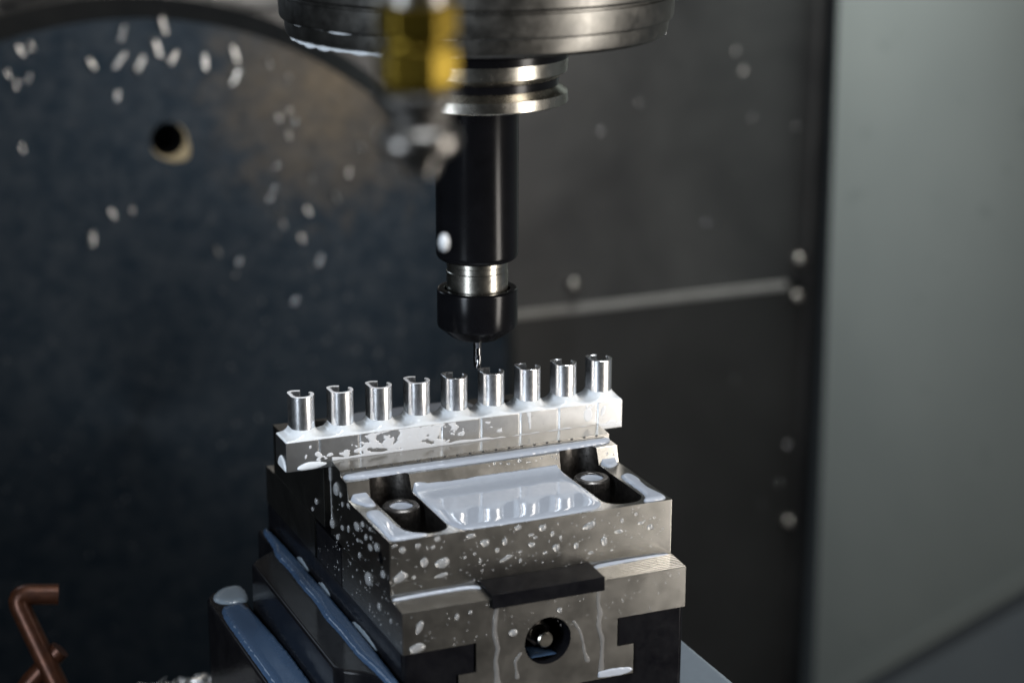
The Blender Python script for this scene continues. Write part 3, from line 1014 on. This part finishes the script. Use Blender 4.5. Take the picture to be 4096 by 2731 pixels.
link('collet_nut', finish(lathe(nt_, 128, 'Z', (AX, AY, 0)), 'collet_nut', 28), BLACK_SHANK, TH_)
EM = empty('end_mill', (AX, AY, 14.9), 'thin carbide end mill between the fifth and sixth post under the holder', 'cutter')
link('cutter_shank', finish(lathe([(0, 28), (1.14, 28), (1.14, 20.5), (1.0, 20.2), (0, 20.2)], 32, 'Z', (AX, AY, 0)), 'cutter_shank'), CARBIDE, EM)
fb = bmesh.new()
rings = []
for k in range(26):
    z = 20.4 - k * (5.5 / 25)
    ring = []
    for i in range(24):
        a = 2 * math.pi * i / 24
        r = 1.08 * (1 - (.0 if z > 18.2 else .3) * abs(math.sin(a + (18.2 - z) * .5)) ** 6)
        ring.append(fb.verts.new(Vector((AX + r * math.cos(a), AY + r * math.sin(a), z)) * S))
    rings.append(ring)
for A, B in zip(rings, rings[1:]):
    for i in range(24):
        fb.faces.new((A[i], B[i], B[(i + 1) % 24], A[(i + 1) % 24]))
fb.faces.new(rings[-1])
fb.faces.new(rings[0][::-1])
link('flutes', finish(fb, 'flutes', 40), CARBIDE, EM)


def rim_run(z, r, a0, a1, rad, label, n=60, seed=0):
    pts, rr_ = [], []
    for k in range(n + 1):
        a = math.radians(a0 + (a1 - a0) * k / n)
        t = k / n
        q = rad * (.35 + .65 * abs(mnoise.noise((k * .16 + seed, seed, 0))) * 2) * min(1, 6 * t + .1, 6 * (1 - t) + .1)
        pts.append((AX + r * math.cos(a), AY + r * math.sin(a), z - .3 * q))
        rr_.append(q)
    tag(link('hanging_coolant', finish(tube(pts, rr_, 10), 'hanging_coolant', 80), COOLANT), label, 'coolant')


rim_run(105.3, 48.5, 172, 243, .9, 'white coolant hanging from the lower left rim of the spindle nose', seed=2)
rim_run(109.75, 49.9, 158, 262, .34, 'thin white coolant line in the groove round the spindle nose', seed=5)
dp = bmesh.new()
lathe([(0, -1.9), (.25, -1.7), (.4, -1.2), (.35, -.5), (.5, 0), (0, .5)], 14, 'Z', (AX + 46.2, AY - 16.2, 105.6), dp)
tag(link('coolant_droplet', finish(dp, 'coolant_droplet', 80), DROP), 'clear drop about to fall from the right rim of the spindle nose', 'drop')

# ------------------------------------------------------------------ nozzle in front, out of focus
NZ = empty('coolant_nozzle', (-83.85, -188.2, 112), 'blurred brass coolant nozzle with nickel tip hanging in front of the spindle', 'nozzle')
NX, NY = -83.85, -188.2


def hexa(r, z0, z1, rot, bev=.5):
    return prism([(NX + r * math.cos(math.radians(60 * k + rot)), NY + r * math.sin(math.radians(60 * k + rot))) for k in range(6)], z0, z1, 'Z', bev)


link('supply_pipe', finish(lathe([(0, 124.6), (6.6, 124.6), (6.6, 160), (0, 160)], 40, 'Z', (NX, NY, 0)), 'supply_pipe'), CHROME, NZ)
link('upper_hex_nut', finish(hexa(8.9, 117.4, 124.6, 38, .7), 'upper_hex_nut'), BRASS, NZ)
link('brass_neck', finish(lathe([(0, 117.4), (7.3, 117.4), (7.0, 117), (7.0, 116), (7.4, 115.6), (0, 115.6)], 48, 'Z', (NX, NY, 0)), 'brass_neck'), BRASS, NZ)
link('lower_hex_nut', finish(hexa(9.0, 108.2, 115.6, 30, .7), 'lower_hex_nut'), BRASS, NZ)
link('brass_cone', finish(lathe([(0, 108.2), (7.9, 108.2), (7.0, 106.6), (0, 106.6)], 48, 'Z', (NX, NY, 0)), 'brass_cone'), BRASS, NZ)
link('nickel_ring', finish(lathe([(0, 106.6), (7.6, 106.6), (8.3, 105.9), (8.3, 104.6), (7.4, 102.8), (6.6, 101.8), (6.2, 100.6), (6.4, 99.6), (0, 99.6)], 64, 'Z', (NX, NY, 0)), 'nickel_ring', 50), NICKEL_DULL, NZ)
link('swivel_ball', finish(lathe([(0, 99.6), (6.5, 99.6), (8.0, 98.2), (8.5, 96.6), (8.2, 95.2), (7.0, 93.8), (5.2, 92.8), (0, 92.8)], 64, 'Z', (NX, NY, 0)), 'swivel_ball', 50), CHROME, NZ)
link('nozzle_tip', finish(lathe([(0, 92.8), (4.6, 92.8), (2.9, 89.4), (2.4, 89.2), (1.6, 89.2), (1.6, 91), (0, 91)], 48, 'Z', (NX + .3, NY - .5, 0)), 'nozzle_tip', 30), CHROME, NZ)
for o in list(NZ.children):                                # modelled oversize: bring to the nozzle's real size and height
    for v in o.data.vertices:
        t = ((v.co.z - .12508) * .784 + .0274) / .0274
        v.co = Vector(((v.co.x - NX * S) * .74 + (NX - 1.18 + 2.36 * t) * S, (v.co.y - NY * S) * .74 + (NY - 3.43 + 6.86 * t) * S, .1129 + .025 * t))
db = bmesh.new()
lathe([(0, -1.9), (.7, -1.6), (1.05, -.8), (1.1, .2), (.9, 1.1), (.5, 1.7), (0, 2)], 20, 'Z', (-40.7, -88, 74.7), db)
tag(link('falling_drop', finish(db, 'falling_drop', 80), COOLANT), 'blurred white coolant drop falling below the nozzle in front of the black shank', 'drop')

# ------------------------------------------------------------------ machine interior
# rotary faceplate
DX, DY, DZ, DR = 3.4, 420, -126.3, 195.5
FP = empty('rotary_faceplate', (DX, DY + 20, DZ - DR), 'large dark round faceplate with a bolt hole standing behind the vise', 'faceplate')
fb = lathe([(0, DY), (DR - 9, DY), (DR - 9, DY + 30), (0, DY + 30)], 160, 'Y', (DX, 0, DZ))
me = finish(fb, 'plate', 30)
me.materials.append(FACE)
hb = lathe([(0, DY - 5), (7.9, DY - 5), (7.9, DY + 26), (0, DY + 26)], 40, 'Y', (22.6, 0, 5.24))
bmesh.ops.recalc_face_normals(hb, faces=hb.faces)
hm = bpy.data.meshes.new('h')
hb.to_mesh(hm)
hb.free()
hm.materials.append(DARK)
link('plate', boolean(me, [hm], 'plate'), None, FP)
link('rim', finish(lathe([(DR - 9, DY + .02), (DR - 8.6, DY - .3), (DR - 2, DY + 8), (DR, DY + 10), (DR, DY + 30), (DR - 9, DY + 30)], 160, 'Y', (DX, 0, DZ)), 'rim', 30), FACE_RIM, FP)


def ring_f(U, V):
    r = np.hypot(U - 22.6, V - 5.24)
    low = np.clip((5.24 - V) / 9, -1, 1) + .75 * np.clip((U - 22.6) / 9, -1, 1)
    return np.minimum(r - 7.9, 8.5 + .9 * low + 3.2 * np.clip(low - .8, 0, 1) - r)


me = blob('hole_residue', ring_f, (8, 38, -10, 20), .5, dome(.5, .8), lambda u, v, h: (u, DY - .02 - h, v))
link('hole_residue', me, RESIDUE, FP)

# chips stuck on the faceplate and the back wall


def chip_mesh(seed):
    rg = random.Random(seed)
    bm = bmesh.new()
    r, w, t = rg.uniform(1.0, 1.7), rg.uniform(.8, 1.5), .16
    span, n = rg.uniform(2.2, 4.2), 12
    pitch = rg.uniform(-.5, .5)
    rows = []
    for k in range(n + 1):
        a = span * k / n - span / 2
        q = []
        for rr_, ww in ((r, -w), (r, w), (r - t, w), (r - t, -w)):
            q.append(bm.verts.new(Vector((ww + pitch * a, rr_ * math.sin(a), rr_ * math.cos(a) - r * .4)) * S))
        rows.append(q)
    for A, B in zip(rows, rows[1:]):
        for i in range(4):
            bm.faces.new((A[i], A[(i + 1) % 4], B[(i + 1) % 4], B[i]))
    bm.faces.new(rows[0])
    bm.faces.new(rows[-1][::-1])
    me = finish(bm, 'metal_chip', 60)
    me.materials.append(CHIP)
    return me


CM = [chip_mesh(s) for s in range(6)]
CHIPS = [(-10.2, 40.8), (2.8, 42.4), (4.4, 54.4), (11.5, 39.6), (19.3, 46.9), (22.8, 57.3), (26.6, 41.7), (41.3, 38.9), (55.8, 32.1), (55.3, 42.0), (-4.5, -27.5), (-14.6, -37.7), (-40.7, 48.8), (-38.1, 36.6), (-43.9, 34.1), (-35.9, 50.5), (-46.8, 39.0), (-42.9, 6.1), (74.7, 11.9), (80.0, 14.6), (82.6, 9.3), (79.1, 3.5), (73.6, -10.5), (70.9, 36.8), (80.0, 30.4), (72.0, -21.0), (87.2, -33.3), (73.4, -31.1), (69.4, -25.6), (83.6, -45.6), (51.4, -60.4), (93.0, -58.1), (53.7, -54.3), (43.5, -48.2), (75.3, -38.5), (0.6, 26.6), (4.9, -26.3), (80.6, -76.0), (89.7, -17.9), (101.3, -27.1), (108.0, -16.2), (114.7, -5.2)]
WCH = [(358.8, 17.6), (364.1, 5.4), (344.4, -77.5), (300.3, -8.2), (370.7, -20.4), (361.3, -50.4), (365.3, -171.5), (397.7, -239.9), (386.5, -251.4), (402.5, -216.1), (310.9, 8.4), (277.6, -21.4), (399.4, -27.3)]
rg = random.Random(11)


def chip(p, s, label, group):
    o = bpy.data.objects.new('metal_chip', rg.choice(CM))
    COL.objects.link(o)
    o.location = Vector(p) * S
    o.rotation_euler = (rg.uniform(.9, 2.2), rg.choice((1.57, 1.3, 1.85, 1.05, 2.2)), rg.uniform(-.5, .5))
    o.scale = (s * 1.7, s * .7, s * .7)
    tag(o, label, 'metal chip', group)


CL = ranked(CHIPS, lambda i: i[0], lambda i: i[1], ['top', 'second', 'third', 'bottom'], 'curled metal chip on the round faceplate, {row} row, {k} from the left')
for i, (x, z) in enumerate(CHIPS):
    chip((x, DY - 1.2, z), rg.uniform(1.3, 1.75) if i < 12 else rg.uniform(.65, 1.05), CL[i], 'chips on the round faceplate')
CL = ranked(WCH, lambda i: i[0], lambda i: i[1], R3, 'small metal chip on the dark back wall, {row} row, {k} from the left')
for i, (x, z) in enumerate(WCH):
    chip((x, 498.4, z), rg.uniform(.5, .8), CL[i], 'chips on the back wall')

bm = bmesh.new()
for _ in range(900):
    a, r = rg.uniform(0, 6.283), DR * math.sqrt(rg.uniform(0, .88))
    x, z = DX + r * math.cos(a), DZ + r * math.sin(a)
    if z < -230 or x < -70 or math.hypot(x - 22.6, z - 5.24) < 11:
        continue
    if z < -50 and x < 60 and rg.random() < .6:
        continue
    q = rg.uniform(.3, .75) * (1.3 if x > 40 else .8)
    spat((x, DY - .02, z), (1, 0, 0), (0, 0, 1), (0, -1, 0), q, q * rg.uniform(.9, 1.9))
tag(link('faceplate_spatter', finish(bm, 'faceplate_spatter', 80), SPECK), 'fine wet spatter over the dark round faceplate', 'spatter', kind='stuff')

# guard strip above the faceplate, littered with chips
link_ = tag(link('guard_rail', finish(box(-90, 135, 455, 485, 56, 120, 2), 'guard_rail'), ALU_BAR), 'pale metal guard rail behind the top of the round faceplate', 'guard')
for k in range(16):
    x = -48 + 11 * k * (1 if k < 6 else .8)
    chip((x + rg.uniform(-3, 3), 453.5, rg.uniform(68, 78) - abs(k - 6) * .5), rg.uniform(1.2, 1.9), f'curled metal chip on the guard rail above the faceplate, {ORD[k]} from the left', 'chips on the guard rail')

# back wall with seam strip and screws
BW = empty('back_wall', (200, 500, -420), 'dark stainless back wall of the machine with a bright seam strip and round screw heads', 'wall')
BW['kind'] = 'structure'
link('upper_panel', finish(box(-420, 409.5, 500, 504, -117.6, 420, .3), 'upper_panel'), WALL, BW)
link('lower_panel', finish(box(-420, 409.5, 500, 504, -420, -121.6, .3), 'lower_panel'), WALL_LOW, BW)
link('corner_post', finish(box(409.6, 420, 498, 520, -420, 420, .6), 'corner_post'), WALL, BW)
link('seam_strip', finish(box(120, 398, 498.2, 503, -121.5, -117.7, .5), 'seam_strip'), SEAM, BW)
for x, z in ((262.8, -106.2), (405.5, -105.4), (405.2, -127.3), (405.8, -266)):
    sb = lathe([(0, 494.5), (2.2, 494.9), (3.6, 496.2), (4.3, 498.0), (4.3, 500.5), (0, 500.5)], 28, 'Y', (x, 0, z))
    link('screw_head', finish(sb, 'screw_head', 60), CHROME, BW)

# right side wall with a sloping chute panel
SW = empty('side_panel', (411, 100, -420), 'pale grey green sheet metal panel filling the right edge', 'panel')
SW['kind'] = 'structure'
link('panel_sheet', finish(prism([(-900, -420), (471, -420), (488, 420), (-900, 420)], 411.5, 416, 'X', .8), 'panel_sheet'), PANEL, SW)
cpoly = [(470, -367), (-880, 745), (-880, 735), (-880, -420), (470, -420)]
y0, z0, y1, z1 = 433.6, -342.6, 283.5, -219.7
sl = (z1 - z0) / (y1 - y0)
cp_ = [(471, z0 + sl * (471 - y0)), (-120, z0 + sl * (-120 - y0)), (-120, -420), (471, -420)]
link('chute_panel', finish(prism(cp_, 408.5, 411.4, 'X', .8), 'chute_panel'), PANEL_LOW, SW)
link('chute_fold', finish(prism([(471, z0 + sl * (471 - y0) + 3), (-120, z0 + sl * (-120 - y0) + 3), (-120, z0 + sl * (-120 - y0) - 8), (471, z0 + sl * (471 - y0) - 8)], 407, 408.4, 'X', .5), 'chute_fold'), PANEL, SW)

# machine bed under the vise, chips lying on it
tag(link('machine_bed', finish(box(-260, 62, -160, 107, -150, -110.02, 2), 'machine_bed'), BED), None, None, None, 'structure')
tag(link('machine_floor', finish(box(-420, 411, -900, 500, -426, -420.5, 0), 'machine_floor'), BED), None, None, None, 'structure')
bm = bmesh.new()
for _ in range(260):
    src = rg.choice(CM)
    M = Matrix.Translation(Vector((rg.uniform(-120, -22), 104 - abs(rg.gauss(0, 7)), -109.2 + rg.uniform(0, 1.2))) * S) @ Matrix.Rotation(rg.uniform(0, 6.3), 4, 'Z') @ Matrix.Rotation(rg.uniform(0, 3), 4, 'X') @ Matrix.Scale(rg.uniform(.6, 1.2), 4)
    n0 = len(bm.verts)
    bm.from_mesh(src)
    bm.verts.ensure_lookup_table()
    bmesh.ops.transform(bm, matrix=M, verts=bm.verts[n0:])
tag(link('chip_litter', finish(bm, 'chip_litter', 60), CHIP), 'litter of small metal chips on the machine bed at the lower left', 'chips', kind='stuff')

# bent copper pipes at the lower left


def bend(pts, n=6):
    out = []
    P = [Vector(p) for p in pts]
    out.append(P[0])
    for a, b, c in zip(P, P[1:], P[2:]):
        d0, d1 = (a - b).normalized() * 4.5, (c - b).normalized() * 4.5
        for k in range(n + 1):
            t = k / n
            out.append((b + d0) * (1 - t) ** 2 + b * 2 * t * (1 - t) + (b + d1) * t * t)
    out.append(P[-1])
    return out


tag(link('bent_pipe', finish(tube(bend([(-96.2, 86, -65.2), (-108.6, 88.6, -64.2), (-99.9, 77.2, -89.3), (-92.5, 68, -109.8)]), 3.1, 20), 'bent_pipe', 50), COPPER),
    'brown copper pipe bent over at its top at the lower left edge', 'pipe')
tag(link('pipe_stub', finish(tube([(-97.6, 81, -80.5), (-106.4, 82, -89.6), (-121, 84, -109.8)], 3.1, 20), 'pipe_stub', 50), COPPER),
    'short copper pipe stub leaning behind the bent brown pipe', 'pipe')
